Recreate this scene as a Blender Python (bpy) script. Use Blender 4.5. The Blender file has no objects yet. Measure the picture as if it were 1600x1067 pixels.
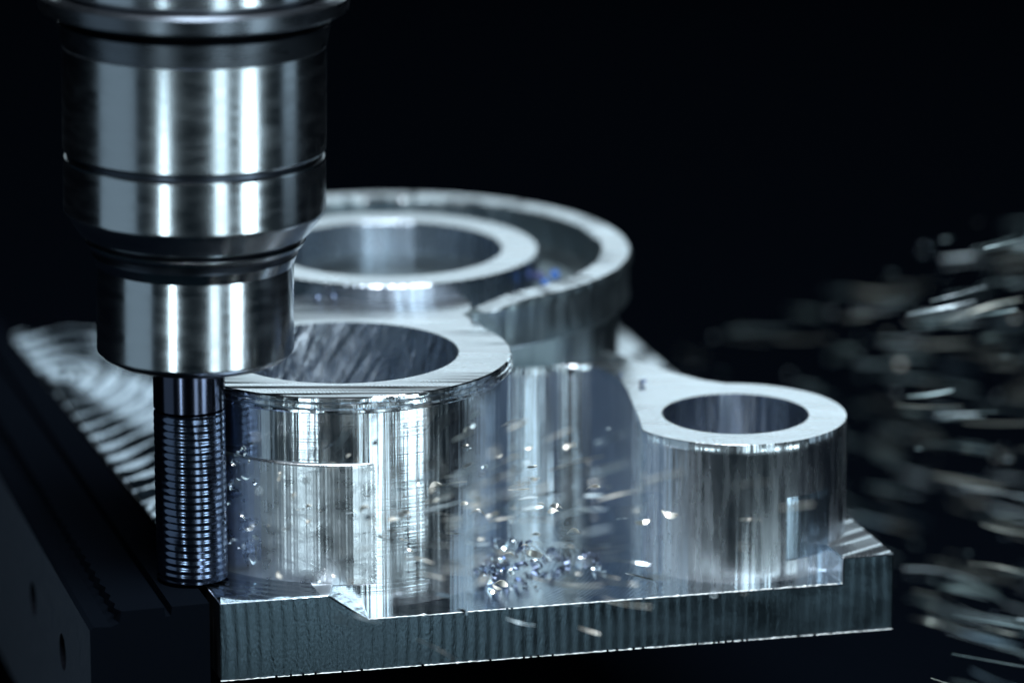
import bpy, math, random
from mathutils import Vector, geometry
random.seed(11)
sc = bpy.context.scene
COL = sc.collection
S = 0.001                                   # everything below is written in millimetres
R = math.radians

# ------------------------------------------------------------------ camera
F = 7200.0; PITCH = R(15.1); D = 1000.0
CAM = (0.0, -D*math.cos(PITCH), D*math.sin(PITCH))
cd = bpy.data.cameras.new('camera'); cam = bpy.data.objects.new('camera', cd); COL.objects.link(cam)
cam.location = [c*S for c in CAM]; cam.rotation_euler = (R(90)-PITCH, 0, 0)
cd.sensor_width = 36; cd.lens = F/1600*36
cd.clip_start = 0.02; cd.clip_end = 50
cd.dof.use_dof = True; cd.dof.focus_distance = 0.835; cd.dof.aperture_fstop = 8.5
cd.dof.aperture_blades = 0
sc.camera = cam
sc.render.engine = 'CYCLES'
sc.cycles.use_denoising = True
sc.cycles.max_bounces = 10; sc.cycles.glossy_bounces = 8
sc.cycles.sample_clamp_indirect = 2
sc.view_settings.view_transform = 'Standard'; sc.view_settings.look = 'None'
sc.view_settings.gamma = 1; sc.view_settings.exposure = 0

def ray(u, v):
    a = (u-800)/F; b = (533.5-v)/F
    return (a, math.cos(PITCH)+b*math.sin(PITCH), -math.sin(PITCH)+b*math.cos(PITCH))
def P(u, v, z):
    d = ray(u, v); t = (z-CAM[2])/d[2]
    return (CAM[0]+t*d[0], CAM[1]+t*d[1], z)
def Py(u, v, y):
    d = ray(u, v); t = (y-CAM[1])/d[1]
    return (CAM[0]+t*d[0], y, CAM[2]+t*d[2])
def Zv(v, y): return Py(800, v, y)[2]

# ------------------------------------------------------------------ world (dark machine enclosure)
w = bpy.data.worlds.new('World'); sc.world = w; w.use_nodes = True
w.node_tree.nodes['Background'].inputs[0].default_value = (0.09, 0.26, 0.42, 1)
w.node_tree.nodes['Background'].inputs[1].default_value = 0.020

# ------------------------------------------------------------------ lamps
LC = Vector((-30, -150, 0))
def lamp(name, az, r, z, wid, hei, power, col=(0.72, 0.91, 0.98), aim_z=20):
    l = bpy.data.lights.new(name, 'AREA'); l.shape = 'RECTANGLE'
    l.size = wid*S; l.size_y = hei*S; l.energy = power; l.color = col
    o = bpy.data.objects.new(name, l); COL.objects.link(o)
    a = R(az); p = Vector((LC.x + r*math.sin(a), LC.y - r*math.cos(a), z))
    o.location = p*S
    d = Vector((LC.x, LC.y, aim_z)) - p
    o.rotation_euler = d.to_track_quat('-Z', 'Y').to_euler()
    return o
def rad(wid, hei, L): return L*math.pi*math.pi*(wid*S)*(hei*S)*1.0   # watts for a radiance L
lamp('strip_lamp', -24, 600, -80, 52, 104, rad(52, 104, 4.2), aim_z=-80)
lamp('strip_lamp', 23, 600, 200, 105, 800, rad(105, 800, 1.05), aim_z=200)
lamp('strip_lamp', 49, 600, -80, 125, 104, rad(125, 104, 3.6), aim_z=-80)
lamp('side_lamp', -66, 650, 0, 420, 600, rad(420, 600, 0.11), (0.62, 0.84, 1.0), aim_z=0)
lamp('side_lamp', 92, 650, 0, 180, 600, rad(180, 600, 0.17), (0.62, 0.84, 1.0), aim_z=0)
lamp('chip_fill_lamp', 12, 260, 620, 420, 260, rad(420, 260, 9.0), (0.88, 0.95, 1.0), aim_z=0)  # added unseen fill from above, brightens chips and burrs
lamp('roof_lamp', 175, 1000, 380, 900, 260, rad(900, 260, .52), (0.73, 0.90, 0.98), aim_z=0)

# ------------------------------------------------------------------ materials
def mat(name, col, rough, metal=1.0, spec=None):
    m = bpy.data.materials.new(name); m.use_nodes = True
    nt = m.node_tree; b = nt.nodes['Principled BSDF']
    b.inputs['Base Color'].default_value = (*col, 1); b.inputs['Roughness'].default_value = rough
    b.inputs['Metallic'].default_value = metal
    if spec is not None: b.inputs['Specular IOR Level'].default_value = spec
    return m, nt, b
def N(nt, t, **k):
    n = nt.nodes.new(t)
    for a, v in k.items():
        if a in n.inputs.keys(): n.inputs[a].default_value = v
        else: setattr(n, a, v)
    return n
def pos(nt, scale=(1, 1, 1), rot=(0, 0, 0), loc=(0, 0, 0)):
    """world position in millimetres, through a mapping"""
    g = N(nt, 'ShaderNodeNewGeometry'); mp = N(nt, 'ShaderNodeMapping')
    mp.inputs['Scale'].default_value = [s*1000 for s in scale]
    mp.inputs['Rotation'].default_value = rot
    mp.inputs['Location'].default_value = loc
    nt.links.new(g.outputs['Position'], mp.inputs['Vector'])
    return mp.outputs[0]
def bump(nt, b, h, strength, dist, prev=None):
    n = N(nt, 'ShaderNodeBump'); n.inputs['Strength'].default_value = strength
    n.inputs['Distance'].default_value = dist*S
    nt.links.new(h, n.inputs['Height'])
    if prev is not None: nt.links.new(prev, n.inputs['Normal'])
    nt.links.new(n.outputs[0], b.inputs['Normal'])
    return n.outputs[0]
def rough_noise(nt, b, vec, lo, hi, scale=1.0, detail=4):
    n = N(nt, 'ShaderNodeTexNoise'); n.inputs['Scale'].default_value = scale; n.inputs['Detail'].default_value = detail
    nt.links.new(vec, n.inputs['Vector'])
    r = N(nt, 'ShaderNodeMapRange'); r.inputs[1].default_value = .3; r.inputs[2].default_value = .7
    r.inputs[3].default_value = lo; r.inputs[4].default_value = hi
    nt.links.new(n.outputs[0], r.inputs[0]); nt.links.new(r.outputs[0], b.inputs['Roughness'])
def noise(nt, vec, scale, detail=3, dist=0):
    n = N(nt, 'ShaderNodeTexNoise'); n.inputs['Scale'].default_value = scale
    n.inputs['Detail'].default_value = detail; n.inputs['Distortion'].default_value = dist
    nt.links.new(vec, n.inputs['Vector']); return n.outputs[0]

# milled walls: fine vertical facets plus fine feed lines
def m_wall(name, col=(.80, .86, .92), lo=.10, hi=.24, vert=.25, horiz=.09, low=.3, aniso=0):
    m, nt, b = mat(name, col, .2)
    rough_noise(nt, b, pos(nt, (.5, .5, .08)), lo, hi)
    if aniso:
        b.inputs['Anisotropic'].default_value = aniso
        cv = N(nt, 'ShaderNodeCombineXYZ'); cv.inputs[2].default_value = 1
        nt.links.new(cv.outputs[0], b.inputs['Tangent'])
    v = noise(nt, pos(nt, (1.3, 1.3, .02)), 1.0, 4)
    p0 = bump(nt, b, noise(nt, pos(nt, (.28, .28, .004)), 1.0, 2), low, 1.2)
    p1 = bump(nt, b, v, vert, .25, p0)
    h = noise(nt, pos(nt, (.02, .02, 3.0)), 1.0, 3)
    bump(nt, b, h, horiz, .12, p1)
    return m
M_wall = m_wall('milled_aluminium_wall', vert=.18, low=.2, lo=.12, hi=.24, horiz=.14)
M_wall2 = m_wall('milled_aluminium_wall_soft', vert=.25, horiz=.03, lo=.07, hi=.14, low=1.0)
M_bore1, nt, b = mat('front_bore_aluminium', (.55, .62, .70), .24)
_m = N(nt, 'ShaderNodeMapping'); _m.inputs['Scale'].default_value = (.45, .45, .035)
_v = pos(nt, (1, 1, 1), (0, R(-32), 0)); nt.links.new(_v, _m.inputs['Vector'])
rough_noise(nt, b, pos(nt, (.5, .5, .2)), .22, .34)
b.inputs['Anisotropic'].default_value = .92
_c = N(nt, 'ShaderNodeCombineXYZ'); _c.inputs[2].default_value = 1; nt.links.new(_c.outputs[0], b.inputs['Tangent'])
bump(nt, b, noise(nt, _m.outputs[0], 1.0, 3), 1.0, 1.6)
M_bore = m_wall('bored_aluminium', (.42, .48, .56), vert=.12, horiz=.03, lo=.20, hi=.30, low=.5, aniso=.9)

def m_face(name, center, period=.42, lo=.22, hi=.38, st=.35):
    m, nt, b = mat(name, (.80, .85, .90), .3)
    rough_noise(nt, b, pos(nt, (.05, .3, .05), (0, 0, R(-20))), lo, hi)
    g = N(nt, 'ShaderNodeTexWave'); g.wave_type = 'RINGS'; g.rings_direction = 'Z'
    g.inputs['Scale'].default_value = 1.0/period*.314; g.inputs['Distortion'].default_value = .6
    g.inputs['Detail'].default_value = 1
    nt.links.new(pos(nt, (1, 1, 0), loc=(-center[0], -center[1], 0)), g.inputs['Vector'])
    p1 = bump(nt, b, g.outputs['Fac'], st, .05)
    bump(nt, b, noise(nt, pos(nt, (.25, 3, 1), (0, 0, R(-25))), 1.0, 3), .18, .08, p1)
    return m

# ------------------------------------------------------------------ mesh helpers
def mesh(name, V, Fc, off=(0, 0, 0), smooth=True, angle=32):
    me = bpy.data.meshes.new(name)
    me.from_pydata([((x-off[0])*S, (y-off[1])*S, (z-off[2])*S) for x, y, z in V], [], Fc)
    me.validate(); me.update()
    import bmesh
    bm = bmesh.new(); bm.from_mesh(me)
    bmesh.ops.remove_doubles(bm, verts=bm.verts, dist=1e-7)
    bmesh.ops.recalc_face_normals(bm, faces=bm.faces)
    for e in bm.edges:
        e.smooth = not (len(e.link_faces) != 2 or e.calc_face_angle(0) > R(angle))
    for f in bm.faces: f.smooth = smooth
    bm.to_mesh(me); bm.free()
    return me
def obj(name, V, Fc, mats, parent=None, base=None, smooth=True, bevel=0, angle=32):
    off = tuple(c/S for c in parent.location) if parent else (base or (0, 0, 0))
    me = mesh(name, V, Fc, off, smooth, angle)
    for m in (mats if isinstance(mats, (list, tuple)) else [mats]): me.materials.append(m)
    o = bpy.data.objects.new(name, me); COL.objects.link(o)
    if parent: o.parent = parent
    else: o.location = [c*S for c in off]
    if bevel:
        b = o.modifiers.new('edge', 'BEVEL'); b.width = bevel*S; b.segments = 2
        b.limit_method = 'ANGLE'; b.angle_limit = R(40)
    return o
def tag(o, label=None, cat=None, group=None, kind=None):
    if label: o['label'] = label
    if cat: o['category'] = cat
    if group: o['group'] = group
    if kind: o['kind'] = kind
    return o
def thing(name, loc, label, cat, group=None):
    o = bpy.data.objects.new(name, None); COL.objects.link(o); o.location = [c*S for c in loc]
    o.empty_display_size = .01
    return tag(o, label, cat, group)

def lathe(c, prof, a0=0, a1=360, n=192, caps=True, fn=None, zfn=None):
    """prof: closed or open list of (r, z); swept about the vertical through c"""
    V = []; Fc = []; full = abs(a1-a0) >= 360
    cols = n if full else n+1; k = len(prof)
    for i in range(cols):
        a = R(a0+(a1-a0)*i/n)
        for r, z in prof:
            rr = r + (fn(a, z) if fn else 0)
            V.append((c[0]+rr*math.cos(a), c[1]+rr*math.sin(a), zfn(math.degrees(a), z) if zfn else z))
    closed = prof[0] == prof[-1]
    for i in range(n):
        j = (i+1) % cols
        for q in range(k-1):
            Fc.append((i*k+q, j*k+q, j*k+q+1, i*k+q+1))
    if not full and caps:
        pts = [Vector((r, z, 0)) for r, z in (prof[:-1] if closed else prof)]
        for tri in geometry.tessellate_polygon([pts]):
            Fc.append(tuple(t for t in tri)); Fc.append(tuple((cols-1)*k+t for t in tri))
    return V, Fc
def ofs(outline, d):
    n = len(outline); out = []
    area = sum(outline[i][0]*outline[(i+1) % n][1]-outline[(i+1) % n][0]*outline[i][1] for i in range(n))
    s = 1 if area > 0 else -1
    for i in range(n):
        a = Vector(outline[i-1]); b = Vector(outline[i]); c = Vector(outline[(i+1) % n])
        t = ((b-a).normalized()+(c-b).normalized())
        if t.length < 1e-6: t = (c-b)
        t.normalize(); nn = Vector((t.y, -t.x))*s
        out.append((b.x+nn.x*d, b.y+nn.y*d))
    return out
def region(outline, levels, holes=(), hz=None):
    """prism over an outline; levels [(z, offset)] from the top down; holes [(loop)] go down to hz"""
    V = []; Fc = []; n = len(outline); L = len(levels)
    for z, d in levels:
        for x, y in (ofs(outline, d) if d else outline): V.append((x, y, z))
    for l in range(L-1):
        for i in range(n):
            j = (i+1) % n; Fc.append((l*n+i, l*n+j, (l+1)*n+j, (l+1)*n+i))
    ids = [list(range(n))]; top = [[Vector(V[i]) for i in range(n)]]
    for h in holes:
        s = len(V); V += [(x, y, levels[0][0]) for x, y in h]; m = len(h)
        V += [(x, y, hz) for x, y in h]
        for i in range(m):
            j = (i+1) % m; Fc.append((s+i, s+j, s+m+j, s+m+i))
        ids.append(list(range(s, s+m))); top.append([Vector(V[q]) for q in range(s, s+m)])
        Fc.append(tuple(range(s+m, s+2*m)))
    flat = [q for l in ids for q in l]
    for t in geometry.tessellate_polygon(top): Fc.append(tuple(flat[q] for q in t))
    bot = [(L-1)*n+i for i in range(n)]
    for t in geometry.tessellate_polygon([[Vector(V[i]) for i in bot]]): Fc.append(tuple(bot[q] for q in t))
    return V, Fc
def circ(c, r, a0=0, a1=360, n=128):
    full = abs(a1-a0) >= 360
    return [(c[0]+r*math.cos(R(a0+(a1-a0)*i/n)), c[1]+r*math.sin(R(a0+(a1-a0)*i/n))) for i in range(n if full else n+1)]
def setmat(o, test, idx):
    for p in o.data.polygons:
        if test(p): p.material_index = idx

# ------------------------------------------------------------------ key sizes
FLOOR = -5.0; BOT = -14.6
fb = P(535, 951, FLOOR); H1 = Zv(621, fb[1])
BC = P(535, 550, H1); BR = P(797, 550, H1)[0]-BC[0]; BB = P(717, 550, H1)[0]-BC[0]
sb = P(1149, 909, FLOOR); H2 = Zv(693, sb[1])
SC = P(1149, 646, H2); SR = P(1323, 646, H2)[0]-SC[0]; SB = P(1264, 646, H2)[0]-SC[0]
H3 = H1+3
RC = P(606, 388, H3); RR = 48.6; RI = 42.8; IR = 30.3; IB = 22.7
MC = P(301, 897, .8); MR = 6.55
A = P(343, 943, 0)[:2]; B = P(1397, 865, 0)[:2]; LB = P(15, 525, 0)[:2]; RB = P(906, 463, 0)[:2]

# ------------------------------------------------------------------ the setting
M_tab, nt, b = mat('dark_table', (.0015, .0025, .0045), .7, 0, 0)
TZ = -75
tab = obj('machine_table', [(-1500, -215, TZ), (1500, -215, TZ), (1500, 1490, TZ), (-1500, 1490, TZ), (-1500, -215, TZ-30), (1500, -215, TZ-30), (1500, 1490, TZ-30), (-1500, 1490, TZ-30)], [(0, 1, 2, 3), (4, 5, 6, 7), (0, 1, 5, 4), (2, 3, 7, 6)], M_tab)
tag(tab, kind='structure')
M_bk, nt, b = mat('enclosure_paint', (.007, .013, .024), .8, 0, 0)
bk = obj('enclosure_wall', [(-2000, 1500, -80), (2000, 1500, -80), (2000, 1500, 1500), (-2000, 1500, 1500),
                            (-2000, 1520, -80), (2000, 1520, -80), (2000, 1520, 1500), (-2000, 1520, 1500)],
         [(0, 1, 2, 3), (4, 5, 6, 7), (3, 2, 6, 7), (0, 3, 7, 4), (1, 2, 6, 5)], M_bk, smooth=False)
tag(bk, kind='structure')

# ------------------------------------------------------------------ workpiece
wp = thing('machined_workpiece', (0, -100, BOT), 'bright milled aluminium workpiece, three ring shaped bosses on a thick plate', 'workpiece')

# base plate with the milled pocket open to the front
def lerp(a, b, t): return (a[0]+(b[0]-a[0])*t, a[1]+(b[1]-a[1])*t)
def on_front(u):
    # point of the front edge under pixel column u
    lo, hi = 0.0, 1.0
    for _ in range(40):
        t = (lo+hi)/2; x, y = lerp(A, B, t)
        dep = (y-CAM[1])*math.cos(PITCH)-(0-CAM[2])*math.sin(PITCH)
        if 800+F*x/dep < u: lo = t
        else: hi = t
    return lerp(A, B, t)
F1 = on_front(514); F2 = on_front(1317)
ed = Vector((RB[0]-B[0], RB[1]-B[1])).normalized()
PB = (F2[0]+ed.x*95, F2[1]+ed.y*95)
pock = [F1, lerp(F1, BC, .5), (BC[0]-2, BC[1]+12), (RC[0]-5, RC[1]), (RC[0]+20, RC[1]+22), PB, F2]
V = []; Fc = []
def addp(pts, z):
    s = len(V); V.extend([(x, y, z) for x, y in pts]); return list(range(s, s+len(pts)))
def tess(ids):
    for t in geometry.tessellate_polygon([[Vector(V[i]) for i in ids]]): Fc.append(tuple(ids[q] for q in t))
topl = addp([A]+pock+[B, RB, LB], 0); tess(topl)
fl = addp([on_front(574), lerp(on_front(574), BC, .5)]+pock[2:], FLOOR); tess(fl)
for i in range(len(pock)-1): Fc.append((topl[1+i], topl[2+i], fl[i+1], fl[i]))
bt = addp([A, B, RB, LB], BOT); Fc.append(tuple(bt))
iA, iB, iRB, iLB = topl[0], topl[len(pock)+1], topl[len(pock)+2], topl[len(pock)+3]
Fc.append((iA, topl[1], fl[0], fl[-1], topl[len(pock)], iB, bt[1], bt[0]))
Fc.append((iB, iRB, bt[2], bt[1])); Fc.append((iRB, iLB, bt[3], bt[2])); Fc.append((iLB, iA, bt[0], bt[3]))

# plate top: broad face-mill arcs with ridges
M_ptop, nt, b = mat('face_milled_aluminium', (.78, .84, .90), .25)
rough_noise(nt, b, pos(nt, (.06, .06, .06)), .20, .34)
wv = N(nt, 'ShaderNodeTexWave'); wv.wave_type = 'RINGS'; wv.rings_direction = 'Z'; wv.wave_profile = 'SIN'
ctr = P(95, 470, 0)
wv.inputs['Scale'].default_value = .314/9.0; wv.inputs['Distortion'].default_value = 1.6
wv.inputs['Detail'].default_value = 2; wv.inputs['Detail Scale'].default_value = .35
nt.links.new(pos(nt, (1, 1, 0), loc=(-ctr[0], -ctr[1], 0)), wv.inputs['Vector'])
p1 = bump(nt, b, wv.outputs['Fac'], 1.0, 1.3)
w2 = N(nt, 'ShaderNodeTexWave'); w2.wave_type = 'RINGS'; w2.rings_direction = 'Z'
w2.inputs['Scale'].default_value = .314/.8; w2.inputs['Distortion'].default_value = .5
nt.links.new(pos(nt, (1, 1, 0), loc=(-BC[0], -BC[1], 0)), w2.inputs['Vector'])
bump(nt, b, w2.outputs['Fac'], .4, .05, p1)
# pocket floor: brighter, smoother, fine fans
M_floor = m_face('pocket_floor_aluminium', (BC[0], BC[1]), .8, .06, .15, .15)
# front face: fine vertical scallops from a circular tool
M_front, nt, b = mat('side_milled_aluminium_darkened', (.055, .078, .095), .30)  # same metal as the rest, base colour darkened to carry the dim reflection
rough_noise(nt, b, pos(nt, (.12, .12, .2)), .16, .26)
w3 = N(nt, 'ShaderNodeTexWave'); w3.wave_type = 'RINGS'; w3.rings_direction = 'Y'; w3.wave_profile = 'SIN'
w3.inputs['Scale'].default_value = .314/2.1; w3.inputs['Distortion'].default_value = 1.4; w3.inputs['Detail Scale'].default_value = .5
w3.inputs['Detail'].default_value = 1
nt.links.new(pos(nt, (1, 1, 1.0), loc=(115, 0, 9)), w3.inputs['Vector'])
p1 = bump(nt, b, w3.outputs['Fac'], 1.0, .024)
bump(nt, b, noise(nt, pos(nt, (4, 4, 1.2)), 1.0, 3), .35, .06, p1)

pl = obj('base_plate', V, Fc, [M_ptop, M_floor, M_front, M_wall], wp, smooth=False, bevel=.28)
fd = Vector((B[0]-A[0], B[1]-A[1])).normalized()
for p in pl.data.polygons:
    n = p.normal; zc = p.center[2]/S + BOT
    if n.z > .9 or n.z < -.9: p.material_index = 0 if zc > -1 else 1
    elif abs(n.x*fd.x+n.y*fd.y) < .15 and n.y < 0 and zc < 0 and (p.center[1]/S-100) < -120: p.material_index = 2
    else: p.material_index = 3

# deep overlapping face-mill arcs left on the stock beside the jaw
ld = Vector((LB[0]-A[0], LB[1]-A[1])).normalized(); LT = math.dist(LB, A)
C1 = P(100, 590, 0)
def skin_z(x, y, t):
    r1 = math.hypot((x-C1[0])*1.9, (y-C1[1])*1.0)
    wob = 1.5*math.sin(x*.11+1)+.8*math.sin(y*.09+x*.23)
    h = abs(math.sin((r1+wob)*math.pi/8.6))
    z1 = .10+1.7*(1-h)*(.75+.25*math.sin(x*.31+y*.17))
    d = math.hypot(x-BC[0], y-BC[1])
    z2 = .08+.16*(.5+.5*math.sin(d*2*math.pi/2.3+.6*math.sin(math.atan2(y-BC[1], x-BC[0])*9)))
    k = min(1, max(0, (d-39)/8)); k = k*k*(3-2*k)
    return z1*k+z2*(1-k)+.03*math.sin(x*3.1+y*.4)*k
V = []; Fc = []; ns, nt_ = 90, 330
for i in range(nt_+1):
    t = .25+(LT-.5)*i/nt_; sm = 18.5+min(34, max(0, (t-15)*.8))
    for j in range(ns+1):
        q = .25+(sm-.25)*j/ns; x = A[0]+fd.x*q+ld.x*t; y = A[1]+fd.y*q+ld.y*t
        V.append((x, y, skin_z(x, y, t)))
for i in range(nt_):
    for j in range(ns): Fc.append((i*(ns+1)+j, i*(ns+1)+j+1, (i+1)*(ns+1)+j+1, (i+1)*(ns+1)+j))
bd = [j for j in range(ns+1)]+[i*(ns+1)+ns for i in range(1, nt_+1)]+[nt_*(ns+1)+j for j in range(ns-1, -1, -1)]+[i*(ns+1) for i in range(nt_-1, 0, -1)]
s0 = len(V); V += [(V[q][0], V[q][1], -.1) for q in bd]
for i in range(len(bd)): Fc.append((bd[i], bd[(i+1) % len(bd)], s0+(i+1) % len(bd), s0+i))
M_skin, nt, b = mat('rough_faced_aluminium', (.40, .47, .55), .24)
rough_noise(nt, b, pos(nt, (.2, .2, .2)), .10, .20)
bump(nt, b, noise(nt, pos(nt, (.6, 1.6, 1), (0, 0, R(15))), 1.0, 4), .35, .12)
obj('face_milled_skin', V, Fc, M_skin, wp, angle=60)

# front boss with the web that runs back to the big ring
t0 = 8
right = [P(u, v, H1)[:2] for u, v in ((742, 497), (736, 487), (735, 476), (728, 466))]
out = circ(BC, BR, -188, 33, 150)                         # left side round the front to the right side
out += right
out += [(RC[0]+14, RC[1]-24), (RC[0]-14, RC[1]-24), (RC[0]-20, RC[1]-30), (BC[0]-24, BC[1]+26)]
jag = [random.uniform(-.07, .07) for _ in range(len(out))]
ridge = [(H1, 0), (H1-.25, .28), (H1-.8, .30), (H1-1.05, -.05), (H1-1.3, .38), (H1-1.9, .40), (H1-2.15, .02),
         (H1-2.35, .42), (H1-2.8, .40), (H1-3.1, .0), (FLOOR-.5, 0)]
M_top1 = m_face('boss_top_aluminium', (BC[0]+70, BC[1]+30), .55)
V, Fc = region(out, ridge, [circ(BC, BB, 0, 360, 128)], FLOOR+2)
n = len(out)
for l in (1, 2, 4, 5, 7, 8):
    for i in range(n):
        q = l*n+i; x, y, z = V[q]; j = random.uniform(-.06, .06)
        V[q] = (x*(1)+(x-BC[0])/BR*j, y+(y-BC[1])/BR*j, z+random.uniform(-.05, .05))
bo = obj('boss', V, Fc, [M_wall, M_top1, M_bore1], wp, angle=40)
for p in bo.data.polygons:
    c = p.center; rr = math.hypot(c[0]/S-BC[0], c[1]/S-100-BC[1])
    if abs(p.normal.z) > .9: p.material_index = 1
    elif rr < BB+1: p.material_index = 2
tag(bo, 'front boss with three ridges under its rim')

# rough stock left on the boss under the finishing cut
zt = Zv(727, BC[1]-BR-1)
prof = [(BR-.5, -.4)]; z = -.4; k = 0
st = .34
while z < zt-.35:
    prof.append((BR+.6+(.05 if k % 2 else -.05), z)); z += st; k += 1
prof += [(BR+.55, zt-.2), (BR+.3, zt), (BR-.5, zt)]; prof.append(prof[0])
def ripple(a, z):
    return .006*math.sin(a*300) + .006*math.sin(z*1.3+a*3) - .62*max(0, 1-abs(math.degrees(a)+77)/9)**1.5 + .02*math.sin(a*97)*math.sin(a*41)
V, Fc = lathe(BC, prof, -195, -77, 520, fn=lambda a, z: ripple(a, z))
M_stock, nt, b = mat('rough_milled_aluminium', (.82, .87, .92), .22)
rough_noise(nt, b, pos(nt, (.3, .3, .3)), .24, .36)
bump(nt, b, noise(nt, pos(nt, (.25, .25, .35)), 1.0, 4, .8), .2, .35)
obj('stock_band', V, Fc, M_stock, wp, angle=80)

# big ring: rim, moat floor, inner ring, neck
M_ringtop = m_face('ring_top_aluminium', (RC[0], RC[1]), .6, .24, .34, .2)
M_dull = m_wall('dull_cast_aluminium', (.25, .31, .34), .28, .44, .2, .2)
def burr(a, z):
    return .18*math.sin(a*31)*math.sin(a*17+1)+.12*math.sin(a*73)
zr = H3-9.6
prof = [(RI, H1-3.5), (RI, H3-.3), (RI+.3, H3), (RR-.3, H3), (RR, H3-.4), (RR+.15, H3-1.6), (RR-.5, H3-3), (RR-.3, H3-8), (RR-.1, zr+.4),
        (RR-.6, zr), (RR-2.2, zr-.5), (RI-6, zr-.5), (RI-6, H1-3.7), (RI, H1-3.5)]
prof[-1] = prof[0]
V, Fc = lathe(RC, prof, -69, 238, 260, fn=lambda a, z: burr(a, z) if z > H3-4 and z < H3-.2 else 0,
              zfn=lambda d, z: (z-2.9*(1-min(1, (d+69)/16))**1.5+(.06*math.sin(d*2.1)*math.sin(d*.77) if d < 20 else .03*math.sin(d*3))) if z > H3-.6 else z)
rim = obj('ring_rim', V, Fc, [M_dull, M_ringtop], wp, angle=40)
setmat(rim, lambda p: p.normal.z > .8 and p.center[2]/S+BOT > H3-2, 1)
V, Fc = lathe(RC, [(0, H1-3.52), (RI+.02, H1-3.52)], n=96)
obj('moat_floor', V, Fc, M_dull, wp)
prof = [(IR, H1-8), (IR, H3-.4), (IR-.4, H3), (IB+.3, H3), (IB, H3-.3), (IB, 2)]
V, Fc = lathe(RC, prof, n=192)
ir = obj('inner_ring', V, Fc, [M_bore, M_ringtop], wp, angle=40)
setmat(ir, lambda p: p.normal.z > .8 and p.center[2]/S+BOT > H3-2, 1)
nk = [P(u, v, H2)[:2] for u, v in ((740, 560), (770, 571), (800, 571), (830, 570), (860, 570), (890, 568), (915, 564), (935, 556), (952, 544), (963, 530))]
nk += [q for q in circ(RC, 46.2, -4, 236, 90)]
V, Fc = region(nk, [(zr+.2, .1), (H2+2, 0), (FLOOR-.4, 0)])
obj('ring_neck', V, Fc, M_dull, wp)
# small boss and its web
pts = [(1149+174*math.cos(R(a)), 646) for a in ()]
o2 = circ(SC, SR, -148, 92, 110)
back = [P(u, v, H2)[:2] for u, v in ((1100, 594), (1060, 584), (1010, 569), (960, 552), (890, 520))]
front = [P(u, v, H2)[:2] for u, v in ((750, 566), (772, 577), (797, 576), (815, 574), (835, 574.5), (860, 573), (880, 571.5), (900, 572), (922, 571), (938, 575), (955, 583), (970, 594), (980, 610), (988, 630), (996, 648))]
o2 = o2+back+front
M_top2 = m_face('small_boss_top_aluminium', (SC[0]-30, SC[1]+25), .7, .2, .3, .3)
V, Fc = region(o2, [(H2, -.1), (H2-.15, 0), (H2-2.2, .05), (H2-2.3, 0), (FLOOR-.5, 0)], [circ(SC, SB)], FLOOR+1)
M_sb = m_wall('turned_aluminium_wall', vert=.22, horiz=.06, lo=.20, hi=.32, low=.55)
M_rw = m_wall('darkened_aluminium_wall', (.20, .25, .32), vert=.4, horiz=.1, lo=.34, hi=.46, low=.4)  # shade of the left-facing web wall put into its colour
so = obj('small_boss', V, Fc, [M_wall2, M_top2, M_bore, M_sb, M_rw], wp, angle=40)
for p in so.data.polygons:
    c = p.center; rr = math.hypot(c[0]/S-SC[0], c[1]/S-100-SC[1])
    if abs(p.normal.z) > .9: p.material_index = 1
    elif rr < SB+1: p.material_index = 2
    elif rr < SR+.6: p.material_index = 3
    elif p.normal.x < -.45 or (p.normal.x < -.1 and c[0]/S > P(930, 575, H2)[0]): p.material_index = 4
M_chipw, nt, b = mat('bright_chip', (.88, .92, .95), .22)

# raised, tinted patch imitating a reflection, low on the right of the small boss
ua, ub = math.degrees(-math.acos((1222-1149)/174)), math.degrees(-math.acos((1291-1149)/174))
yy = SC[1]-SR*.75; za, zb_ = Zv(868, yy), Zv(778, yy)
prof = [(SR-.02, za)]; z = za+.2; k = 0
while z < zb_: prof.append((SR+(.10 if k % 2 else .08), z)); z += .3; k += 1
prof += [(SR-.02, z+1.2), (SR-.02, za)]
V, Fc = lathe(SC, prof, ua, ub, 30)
M_patch = m_wall('reflection_patch_aluminium', (.34, .42, .50), .2, .3)
obj('reflection_patch', V, Fc, M_patch, wp, angle=80)
# ragged burrs along the cut edges
M_burr, nt, b = mat('burr_aluminium', (.90, .93, .95), .55, .6)
def burr_strip(pa, pb, r0, gap):
    V = []; Fc = []; L = math.dist(pa, pb); n = int(L/.45); run = []
    def close(run):
        s0 = len(V)
        for (x, y, z), rr in run:
            for k in range(5): V.append((x, y+rr*math.cos(k*1.257), z+rr*math.sin(k*1.257)))
        for i in range(len(run)-1):
            for k in range(5): Fc.append((s0+i*5+k, s0+i*5+(k+1) % 5, s0+(i+1)*5+(k+1) % 5, s0+(i+1)*5+k))
    for i in range(n+1):
        t = i/n; rr = r0*random.uniform(.35, 1.3)
        if random.random() < .03: rr *= 2.2
        if random.random() < gap and len(run) > 1: close(run); run = []
        run.append(((pa[0]+(pb[0]-pa[0])*t, pa[1]+(pb[1]-pa[1])*t-.05, pa[2]+(pb[2]-pa[2])*t+random.uniform(-.05, .05)), rr))
    if len(run) > 1: close(run)
    return V, Fc
q1 = on_front(578)
V, Fc = burr_strip((*q1, FLOOR), (*F2, FLOOR), .13, .04); obj('burr', V, Fc, M_burr, wp, angle=80)
V, Fc = burr_strip((*A, BOT), (*B, BOT), .10, .08); obj('burr', V, Fc, M_burr, wp, angle=80)

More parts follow.
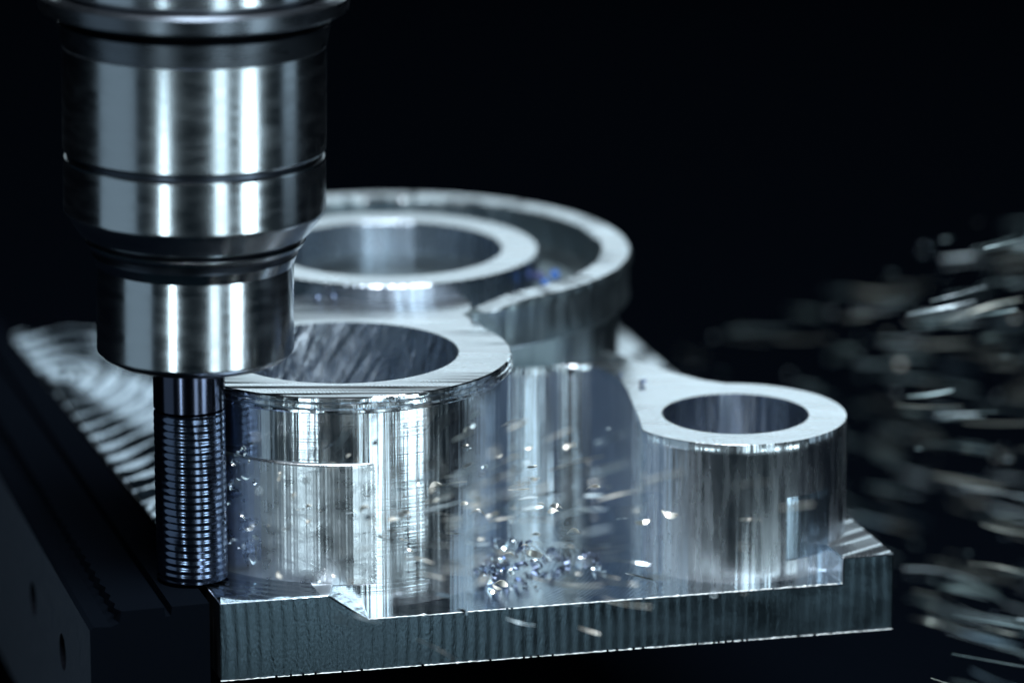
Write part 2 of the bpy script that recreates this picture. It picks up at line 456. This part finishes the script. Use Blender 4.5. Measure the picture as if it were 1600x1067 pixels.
# ------------------------------------------------------------------ end mill
M_carb, nt, b = mat('coated_carbide', (.13, .16, .24), .12)
rough_noise(nt, b, pos(nt, (1, 1, .2)), .13, .22)
M_shank, nt, b = mat('ground_shank', (.07, .08, .12), .16)
mill = thing('end_mill', MC, 'thin blue coated roughing end mill hanging from the tool holder beside the front boss', 'milling cutter')
zc0 = MC[2]; zc1 = Zv(652, MC[1]-MR); ztop = Zv(560, MC[1]-MR)
V = []; Fc = []; n = 96; pitch = 1.32; step = pitch/8
rows = int((zc1-zc0)/step)
for r in range(rows+1):
    z = zc0+r*step
    env = 1 if r > 1 else .4
    for i in range(n):
        a = 2*math.pi*i/n
        ph = 2*math.pi*(z/pitch)+a
        rr = MR-.05+.040*math.sin(ph)*env
        tw = (a*4 + z*.16) % (2*math.pi)               # four shallow flutes
        g = max(0, math.cos(tw)-.80)/.20
        rr -= .05*g
        V.append((MC[0]+rr*math.cos(a), MC[1]+rr*math.sin(a), z))
for r in range(rows):
    for i in range(n):
        j = (i+1) % n; Fc.append((r*n+i, r*n+j, (r+1)*n+j, (r+1)*n+i))
Fc.append(tuple(range(n-1, -1, -1))); Fc.append(tuple(rows*n+i for i in range(n)))
obj('cutting_head', V, Fc, M_carb, mill, angle=80)
V, Fc = lathe(MC, [(MR-.5, zc0+rows*step-.05), (MR-.05, zc0+rows*step+.5), (MR-.05, ztop), (0, ztop)], n=96)
obj('shank', V, Fc, M_shank, mill)

# ------------------------------------------------------------------ tool holder
def ring_pt(v, rpx):
    z = 60.0; r = 18.0
    for _ in range(12):
        dep = (MC[1]-CAM[1])*math.cos(PITCH)-(z-CAM[2])*math.sin(PITCH)
        r = rpx*dep/F; z = Zv(v, MC[1]-r)
    return (r, z)
hold = thing('tool_holder', (MC[0], MC[1], ring_pt(590, 140)[1]), 'polished steel tool holder with stepped collars hanging from above at the left', 'tool holder')
def m_steel(name, col, rough, vert=.05):
    m, nt, b = mat(name, col, rough)
    rough_noise(nt, b, pos(nt, (.15, .15, .6)), rough-.03, rough+.05)
    h = noise(nt, pos(nt, (.01, .01, 5.0)), 1.0, 2)
    bump(nt, b, h, vert, .05)
    return m
M_steel = m_steel('ground_steel', (.50, .54, .58), .20)
M_steel2 = m_steel('bright_nut_steel', (.54, .58, .62), .17)
M_dull_steel = m_steel('dull_steel', (.16, .18, .21), .28)
M_dark = m_steel('blackened_steel', (.06, .07, .09), .30)
def part(name, prof, m, cap=None):
    pr = [ring_pt(v, r) for v, r in prof]
    if cap is not None: pr = [(cap, pr[0][1])]+pr
    V, Fc = lathe(MC, pr, n=256); return obj(name, V, Fc, m, hold, angle=4)
part('nut_face', [(592, 132), (589, 147), (586, 150)], M_dark, MR-.2)
part('clamping_nut', [(586.5, 150), (584, 153.6), (582, 154), (447, 154), (431, 161)], M_steel2)
part('groove', [(432, 161), (429, 160.5), (422, 162), (420, 166)], M_dark)
part('collar', [(421, 164), (419, 169), (413, 173), (411, 172)], M_steel)
part('groove', [(412, 172), (409, 169), (404, 172), (402, 178)], M_dark)
part('taper', [(403, 177), (401, 181), (375, 203), (371, 205)], M_steel)
part('sleeve', [(372, 204.5), (369, 205), (290, 205), (287, 204)], M_steel2)
part('groove', [(288, 204), (286, 200), (278, 200), (276, 205)], M_dark)
part('body', [(277, 204), (274, 206), (113, 207), (110, 207)], M_steel)
part('neck_band', [(109.5, 205), (108, 208), (74, 214), (72, 213)], M_dull_steel)
part('groove', [(73, 213), (70, 200), (60, 205), (58, 236)], M_dark)
part('flange', [(59, 234), (56, 242), (34, 245), (28, 238), (26, 216)], M_dull_steel)
part('groove', [(27, 217), (25, 207), (21, 206)], M_dark)
part('taper_cone', [(22, 206), (20, 212), (-160, 216)], M_steel)

hold.location.x += 1.3*S; hold.rotation_euler = (0, R(.75), 0)      # the spindle leans a hair in the picture

# ------------------------------------------------------------------ vise jaw
M_jaw, nt, b = mat('black_oxide_steel', (.002, .003, .005), .9, 0, .02); b.inputs['IOR'].default_value = 1.04
rough_noise(nt, b, pos(nt, (.4, .4, .4)), .7, .95)
bump(nt, b, noise(nt, pos(nt, (2, 2, 2)), 1.0, 5), .25, .08)
M_jaws, nt, b = mat('ground_jaw_side', (.06, .08, .11), .48, .2)
rough_noise(nt, b, pos(nt, (.4, .4, .4)), .42, .58)
bump(nt, b, noise(nt, pos(nt, (1.5, 1.5, 1.5)), 1.0, 5), .25, .08)
J0 = Vector(P(327, 943, 0)[:2]); J1 = Vector(P(187, 956, 0)[:2]); J2 = Vector(P(146, 984, -2.4)[:2])
e1 = (J1-J0).normalized()
dj = (Vector(P(20, 530, 0)[:2])-J0).normalized(); ds = (Vector(P(0, 731, -2.4)[:2])-J2).normalized()
LJ = 215
def jp(s, t):      # s mm left of the plate along the front, t mm back (directions blend from the plate side to the outer side)
    k = min(1, max(0, s/24)); d = (dj*(1-k)+ds*k).normalized()
    p = J0+e1*s+d*t; return (p.x, p.y)
s1 = (J1-J0).length; s2 = s1+5.5
g0 = (Vector(P(262, 948, 0)[:2])-J0).length
vise = thing('vise_jaw', (J0.x, J0.y, -34), 'dark steel vise jaw with a long top groove clamping the left side of the workpiece', 'vise jaw')
TJ = .12
sec = [(0, TJ), (g0-.7, TJ), (g0-.5, -1.6), (g0+.5, -1.6), (g0+.7, TJ), (s1, TJ), (s1+.3, -2.0), (s1+1.6, -2.6), (s2-.8, -2.4), (s2, -3.0), (s2, -42), (0, -42)]
V = []; Fc = []; seg = 90; k = len(sec)
for i in range(seg+1):
    t = LJ*i/seg
    for q, (s, z) in enumerate(sec):
        jj = 0
        if q in (5, 6): jj = (.45 if i % 2 else -.2)+random.uniform(-.15, .15)
        x, y = jp(s+jj, t); V.append((x, y, z))
side = []
for i in range(seg):
    for q in range(k):
        r = (q+1) % k
        f = (i*k+q, (i+1)*k+q, (i+1)*k+r, i*k+r)
        if q == 9: continue
        Fc.append(f)
for base_ in (0, seg*k):
    for t in geometry.tessellate_polygon([[Vector((sec[q][0], sec[q][1], 0)) for q in range(k)]]): Fc.append(tuple(base_+q for q in t))
obj('jaw_block', V, Fc, M_jaw, vise, smooth=False)
# outer side plate with two bolt holes
o_ = Vector(jp(s2, 0)); dS = (Vector(jp(s2, LJ))-o_).normalized()
def side_tz(u, v):
    # intersection of the pixel ray with the side plane
    d = ray(u, v); nrm = Vector((dS.y, -dS.x, 0)); o3 = Vector((o_.x, o_.y, 0)); c3 = Vector(CAM)
    t = (o3-c3).dot(nrm)/Vector(d).dot(nrm); p = c3+Vector(d)*t
    return ((Vector((p.x, p.y))-o_).dot(dS), p.z)
holes = []
hc = [side_tz(98, 1018), side_tz(52, 935)]
zb = side_tz(75, 1067)[1]
for (t, z), rr in zip(hc, (3.5, 3.3)):
    holes.append([(t+rr*math.cos(R(a)), z+rr*math.sin(R(a))) for a in range(0, 360, 15)])
def sp(t, z, inn=0):
    p = o_+dS*t; nr = Vector((dS.y, -dS.x)); nr = nr if nr.x > 0 else -nr
    p = p+nr*inn; return (p.x, p.y, z)
outl = [(0, -3.0), (LJ, -3.0), (LJ, -42), (0, -42)]
V = [sp(*q) for q in outl]; loops = [[Vector((t, z, 0)) for t, z in outl]]; ids = [0, 1, 2, 3]; Fc = []
for h in holes:
    s = len(V); m = len(h); V += [sp(*q) for q in h]; V += [sp(q[0], q[1], 4.0) for q in h]
    ids += list(range(s, s+m)); loops.append([Vector((t, z, 0)) for t, z in h])
    for i in range(m): Fc.append((s+i, s+(i+1) % m, s+m+(i+1) % m, s+m+i))
    Fc.append(tuple(range(s+m, s+2*m)))
for t in geometry.tessellate_polygon(loops): Fc.append(tuple(ids[q] for q in t))
M_hole, nt, b = mat('hole_shadow_steel', (.004, .005, .008), .6, 0, .02)
js = obj('jaw_side', V, Fc, [M_jaws, M_hole], vise, smooth=False)
snr = Vector((dS.y, -dS.x, 0))
for p in js.data.polygons:
    d_ = (Vector((p.center[0]/S+J0.x-o_.x, p.center[1]/S+J0.y-o_.y, 0))).dot(snr)
    if abs(d_) > .5: p.material_index = 1
M_bolt, nt, b = mat('bolt_black', (.003, .004, .006), .5, 0, .1)
for (t, z) in hc[:2]:
    V = []; Fc = []; n = 20
    for inn, rr in ((3.9, 2.9), (1.6, 2.9), (1.3, 2.6), (1.3, 1.5), (3.2, 1.4)):
        for i in range(n): V.append(sp(t+rr*math.cos(2*math.pi*i/n), z+rr*math.sin(2*math.pi*i/n), inn))
    for l in range(4):
        for i in range(n): Fc.append((l*n+i, l*n+(i+1) % n, (l+1)*n+(i+1) % n, (l+1)*n+i))
    Fc.append(tuple(4*n+i for i in range(n)))
    obj('bolt', V, Fc, M_bolt, vise)

# ------------------------------------------------------------------ chips
M_g1, nt, b = mat('chip_glint_warm', (.95, .92, .84), .28)
M_g2, nt, b = mat('chip_glint_cool', (.80, .90, .97), .24)
def chip_mat(name, col, rough, metal=1.0):
    m, nt, b = mat(name, col, rough, metal); return m
M_cw = chip_mat('chip_pale', (.90, .88, .80), .5, .5)
M_cc = chip_mat('chip_cool', (.74, .88, .95), .5, .5)
M_cb = chip_mat('chip_blue', (.05, .09, .22), .30)
M_cd = chip_mat('chip_dark', (.12, .15, .22), .28)
def sliver_mesh(L, w, curl, twist, m, seg=10, th=.08):
    V = []; Fc = []
    pts = []
    p = Vector((0, 0, 0)); a = -curl/2
    for i in range(seg+1):
        pts.append(p.copy()); p += Vector((math.cos(a), 0, math.sin(a)))*(L/seg); a += curl/seg
    c = sum(pts, Vector())/len(pts)
    for i, q in enumerate(pts):
        t = i/seg; ww = w*(.25+.75*math.sin(math.pi*min(1, max(0, t*.92+.04))))
        tw = twist*t; s = Vector((0, math.cos(tw), math.sin(tw)))*ww/2; nn = Vector((0, -math.sin(tw), math.cos(tw)))*th/2
        q = q-c
        for g in (q-s-nn, q+s-nn, q+s+nn, q-s+nn): V.append(tuple(g))
    for i in range(seg):
        for k in range(4): Fc.append((i*4+k, i*4+(k+1) % 4, (i+1)*4+(k+1) % 4, (i+1)*4+k))
    Fc.append((0, 1, 2, 3)); e = seg*4; Fc.append((e, e+1, e+2, e+3))
    me = mesh('metal_chip', V, Fc, angle=60); me.materials.append(m); return me
def place(me, p, d, roll, label, group, name='metal_chip', scale=1):
    o = bpy.data.objects.new(name, me); COL.objects.link(o)
    o.location = [c*S for c in p]
    q = Vector(d).to_track_quat('X', 'Z'); from_roll = q @ __import__('mathutils').Quaternion((1, 0, 0), roll)
    o.rotation_mode = 'QUATERNION'; o.rotation_quaternion = from_roll; o.scale = (scale,)*3
    tag(o, label, 'metal chip', group); return o
fly = [sliver_mesh(random.uniform(1.5, 4.0), random.uniform(.7, 1.5), random.uniform(.3, 2.2), random.uniform(-4, 4), random.choice((M_cw, M_g1, M_g2, M_cc))) for _ in range(16)]
flyl = [sliver_mesh(random.uniform(7, 19), random.uniform(.5, 1.1), random.uniform(.05, .4), random.uniform(-3, 3), random.choice((M_cw, M_cc, M_g1, M_g2))) for _ in range(14)]
flyd = [sliver_mesh(random.uniform(6, 18), random.uniform(.3, .65), random.uniform(.05, .4), random.uniform(-3, 3), m_) for m_ in
        [mat('chip_grey_%s' % w_, c_, .5, .5)[0] for w_, c_ in (('green', (.22, .30, .30)), ('blue', (.18, .27, .34)), ('sand', (.32, .34, .31)))] for _ in range(4)]  # darker chip tints, dimness of the right-hand spray put into the colour
SRC = Vector((-45, -150, 12))
def radial(p, sp_=.12):
    d = (Vector(p)-SRC); d.y *= .45; d.normalize()
    return d+Vector([random.uniform(-sp_, sp_) for _ in range(3)])
# spray behind and to the right of the work
cnt = 0
while cnt < 75:
    u = random.uniform(1040, 1640); v = random.uniform(330, 1080)
    if v < 545-.40*(u-1060)+random.uniform(-12, 40): continue
    if random.random() > .35+.65*(u-1040)/600: continue
    y = random.uniform(0, 150) if u < 1420 else random.uniform(-90, 150)
    p = Py(u, v, y)
    if p[2] < TZ+4:
        p = P(u, v, TZ+random.uniform(6, 50))
    if u < 1420 and p[1] < 0: continue
    q_ = random.random(); me = random.choice(flyd) if q_ < .62 else random.choice(flyl) if q_ < .76 else random.choice(fly)
    place(me, p, radial(p), random.uniform(0, 6.28), 'blurred metal chip flying in the dark to the right of the workpiece', 'chips flying in the dark right of the workpiece', scale=random.uniform(.7, 1.4) if me in flyd else random.uniform(.4, .9))
    cnt += 1
# spray in front of the work
cnt = 0
while cnt < 120:
    u = random.gauss(700, 190); v = random.gauss(785, 75)
    if not (395 < u < 1500 and 630 < v < 1040) or (u > 980 and v < 735): continue
    fy = -180+max(0, (u-343))*.0277
    y = fy-random.uniform(2, 26) if random.random() < .6 else fy-random.uniform(30, 95)
    p = Py(u, v, y)
    me = random.choice(flyl) if random.random() < .3 else random.choice(fly)
    place(me, p, radial(p, .2), random.uniform(0, 6.28), 'pale metal chip flying in front of the bright bosses', 'chips flying in front of the bosses', scale=random.uniform(.45, 1.1) if me not in flyl else random.uniform(.2, .5))
    cnt += 1
# finer spray, too many to count, joined into two drifts
def drift(name, n, pick, mats, label, ws=1.0, ls=1.0):
    V = []; Fc = []; mi = []
    Q = __import__('mathutils').Quaternion
    k_ = 0
    while k_ < n:
        p = pick()
        if p is None: continue
        d = radial(p, .08).normalized(); q = Vector(d).to_track_quat('X', 'Z') @ Q((1, 0, 0), random.uniform(0, 6.28))
        L = (random.uniform(1, 3) if random.random() < .3 else random.uniform(7, 22)); w_ = random.uniform(.35, .9)*ws; L *= ls; tw = random.uniform(-3, 3); cv = random.uniform(-.06, .06)
        s0 = len(V); sg = 6; m_ = random.randrange(len(mats))
        for i in range(sg+1):
            t = i/sg-.5; ww = w_/2*(.2+.8*math.cos(t*2.8)); a = tw*t
            for sx, sn in ((1, .04), (-1, .04), (-1, -.04), (1, -.04)):
                l = Vector((t*L, sx*ww*math.cos(a)-sn*math.sin(a), sx*ww*math.sin(a)+sn*math.cos(a)+cv*L*t*t*4))
                g = q @ l; V.append((p[0]+g.x, p[1]+g.y, p[2]+g.z))
        for i in range(sg):
            for k in range(4): Fc.append((s0+i*4+k, s0+i*4+(k+1) % 4, s0+(i+1)*4+(k+1) % 4, s0+(i+1)*4+k)); mi.append(m_)
        Fc.append((s0, s0+1, s0+2, s0+3)); e = s0+sg*4; Fc.append((e, e+1, e+2, e+3)); mi += [m_, m_]
        k_ += 1
    o = obj(name, V, Fc, mats, angle=60)
    random.seed(5)
    for p, m_ in zip(o.data.polygons, mi): p.material_index = m_
    tag(o, label, 'metal chips', None, 'stuff')
def pick_right():
    u = random.uniform(1040, 1650); v = random.uniform(330, 1080)
    if v < 545-.40*(u-1060)+random.uniform(-10, 40) or random.random() > .5+.5*(u-1040)/600: return None
    p = Py(u, v, random.uniform(0, 130) if u < 1430 else random.uniform(-110, 120))
    if p[2] < TZ+12: p = P(u, v, TZ+random.uniform(14, 60))
    if u < 1430 and p[1] < 0: return None
    return p
def pick_front():
    u = random.gauss(740, 210); v = random.gauss(790, 80)
    if not (400 < u < 1420 and 640 < v < 1050) or (u > 980 and v < 735): return None
    return Py(u, v, random.uniform(-265, -200))
M_dim = chip_mat('chip_dimmed_cool', (.22, .30, .32), .5, .5); M_dim2 = chip_mat('chip_dimmed_warm', (.34, .37, .34), .5, .5)  # dimmed chip colours hold down the brightness of the right spray
drift('chip_spray', 220, pick_right, [M_dim, M_dim, M_dim2, M_cc], 'fine spray of metal slivers fanning out in the dark right of the workpiece', .5, .8)
drift('chip_spray', 230, pick_front, [M_cw, M_cc, M_g1, M_g2], 'fine spray of metal slivers drifting across the fronts of the bosses', .6, .5)
# curls thrown up between the cutter and the front boss
curl = [sliver_mesh(random.uniform(2, 5), random.uniform(.5, 1.0), random.uniform(2, 4.5), random.uniform(-1.5, 1.5), random.choice((M_chipw, M_cc, M_chipw))) for _ in range(10)]
for _ in range(42):
    v = random.uniform(695, 885); u = 352+abs(random.gauss(0, 34))*(1 if v > 720 else 1.8)
    if u > 470: continue
    y = -158-max(0, (u-360))*.085*1.0-random.uniform(1.5, 5)
    place(random.choice(curl), Py(u, v, y), [random.uniform(-1, 1) for _ in range(3)], random.uniform(0, 6.28), 'bright curled chip thrown up between the cutter and the front boss', 'curled chips beside the end mill', scale=random.uniform(.4, .9))
# heap in the pocket beside the front boss
heap = [sliver_mesh(random.uniform(2, 5), random.uniform(.7, 1.5), random.uniform(1.5, 4.5), random.uniform(-1.5, 1.5), random.choice((M_cd, M_cd, M_cd, M_cb, M_g2))) for _ in range(12)]
for _ in range(84):
    t = random.random()**1.1; u = 742+t*185+random.uniform(-14, 14); v0 = 915-t*44
    hgt = max(0, (1-abs(t-.35)*1.9))*random.random()
    p = P(u, v0, FLOOR)
    dx = math.hypot(p[0]-BC[0], p[1]-BC[1])
    if dx < BR+1.5:
        k_ = (BR+1.8)/dx; p = (BC[0]+(p[0]-BC[0])*k_, BC[1]+(p[1]-BC[1])*k_, p[2])
    p = (p[0], p[1]+hgt*3, FLOOR+.6+hgt*6)
    place(random.choice(heap), p, [random.uniform(-1, 1) for _ in range(3)], random.uniform(0, 6.28), 'dark curled chip in the small heap on the pocket floor right of the front boss', 'chips heaped on the pocket floor', scale=random.uniform(.4, .95))
# loose chips further right on the floor
for u, v, lab in ((905, 868, 'loose dark chip at the right end of the heap on the pocket floor'), (918, 873, 'small loose chip just right of the heap on the pocket floor'),
                  (935, 884, 'upper chip of the dark pair lying alone on the open pocket floor'), (944, 893, 'rightmost loose dark chip on the open pocket floor'),
                  (928, 890, 'lower left chip of the dark trio on the open pocket floor'), (820, 912, 'loose chip in front of the heap, nearest the front boss'),
                  (838, 916, 'loose chip in front of the heap, nearest the front edge')):
    p = P(u, v, FLOOR+.4); place(random.choice(heap), p, (random.uniform(-1, 1), random.uniform(-1, 1), 0), random.uniform(-.5, .5), lab, 'loose chips on the pocket floor', scale=.6)

# blue balled chips on the big ring and in the notch below it
def nugget(r, m, seed):
    rnd = random.Random(seed); V = []; Fc = []; nu, nv = 10, 7
    for j in range(nv+1):
        th = math.pi*j/nv
        for i in range(nu):
            ph = 2*math.pi*i/nu; rr = r*(1+rnd.uniform(-.16, .16))
            V.append((rr*math.sin(th)*math.cos(ph), rr*math.sin(th)*math.sin(ph), rr*math.cos(th)*.9))
    for j in range(nv):
        for i in range(nu): Fc.append((j*nu+i, j*nu+(i+1) % nu, (j+1)*nu+(i+1) % nu, (j+1)*nu+i))
    me = mesh('chip_ball', V, Fc, angle=70); me.materials.append(m); return me
M_nb, nt, b = mat('blue_tinted_chip', (.04, .12, .36), .5, .3)
M_nb2, nt, b = mat('violet_tinted_chip', (.06, .07, .16), .5, .3)
def ball(u, v, z, r, m, label, group=None):
    p = P(u, v, z); o = bpy.data.objects.new('chip_ball', nugget(r, m, int(u*7+v))); COL.objects.link(o)
    o.location = [c*S for c in p]; tag(o, label, 'metal chip', group)
zmo = H1-1
ball(867, 430, zmo, 1.15, M_nb, 'bright blue balled chip, rightmost of the three inside the big ring')
ball(843, 432, zmo, 1.1, M_nb2, 'dull violet balled chip, leftmost of the three inside the big ring')
ball(852, 442, zmo, 1.0, M_nb, 'deep blue balled chip lowest of the three inside the big ring')
ball(812, 538, H2+1, 1.2, M_nb2, 'violet balled chip, upper left of the group in the notch under the big ring')
ball(838, 537, H2+1, 1.0, M_nb2, 'small violet balled chip, upper right of the group in the notch under the big ring')
ball(828, 548, H2+1, 1.1, M_nb, 'blue balled chip, lowest of the group in the notch under the big ring')

for u, v, m, sc_, lab in ((1003, 598, M_cb, .9, 'curled blue chip lying on the web beside the small boss'), (968, 588, M_cd, .8, 'dark chip at the edge of the web, left of the curled blue one'),
                     (495, 466, M_cd, .9, 'dark chip at the foot of the inner ring nearest the tool holder'), (520, 464, M_cd, .8, 'dark chip at the foot of the inner ring, right of its twin')):
    p = P(u, v, (H2 if v > 500 else H1)+.6); place(sliver_mesh(3.2, 1.1, 3.6, .6, m), p, (.5, .6, .2), 1.2, lab, None, scale=sc_)
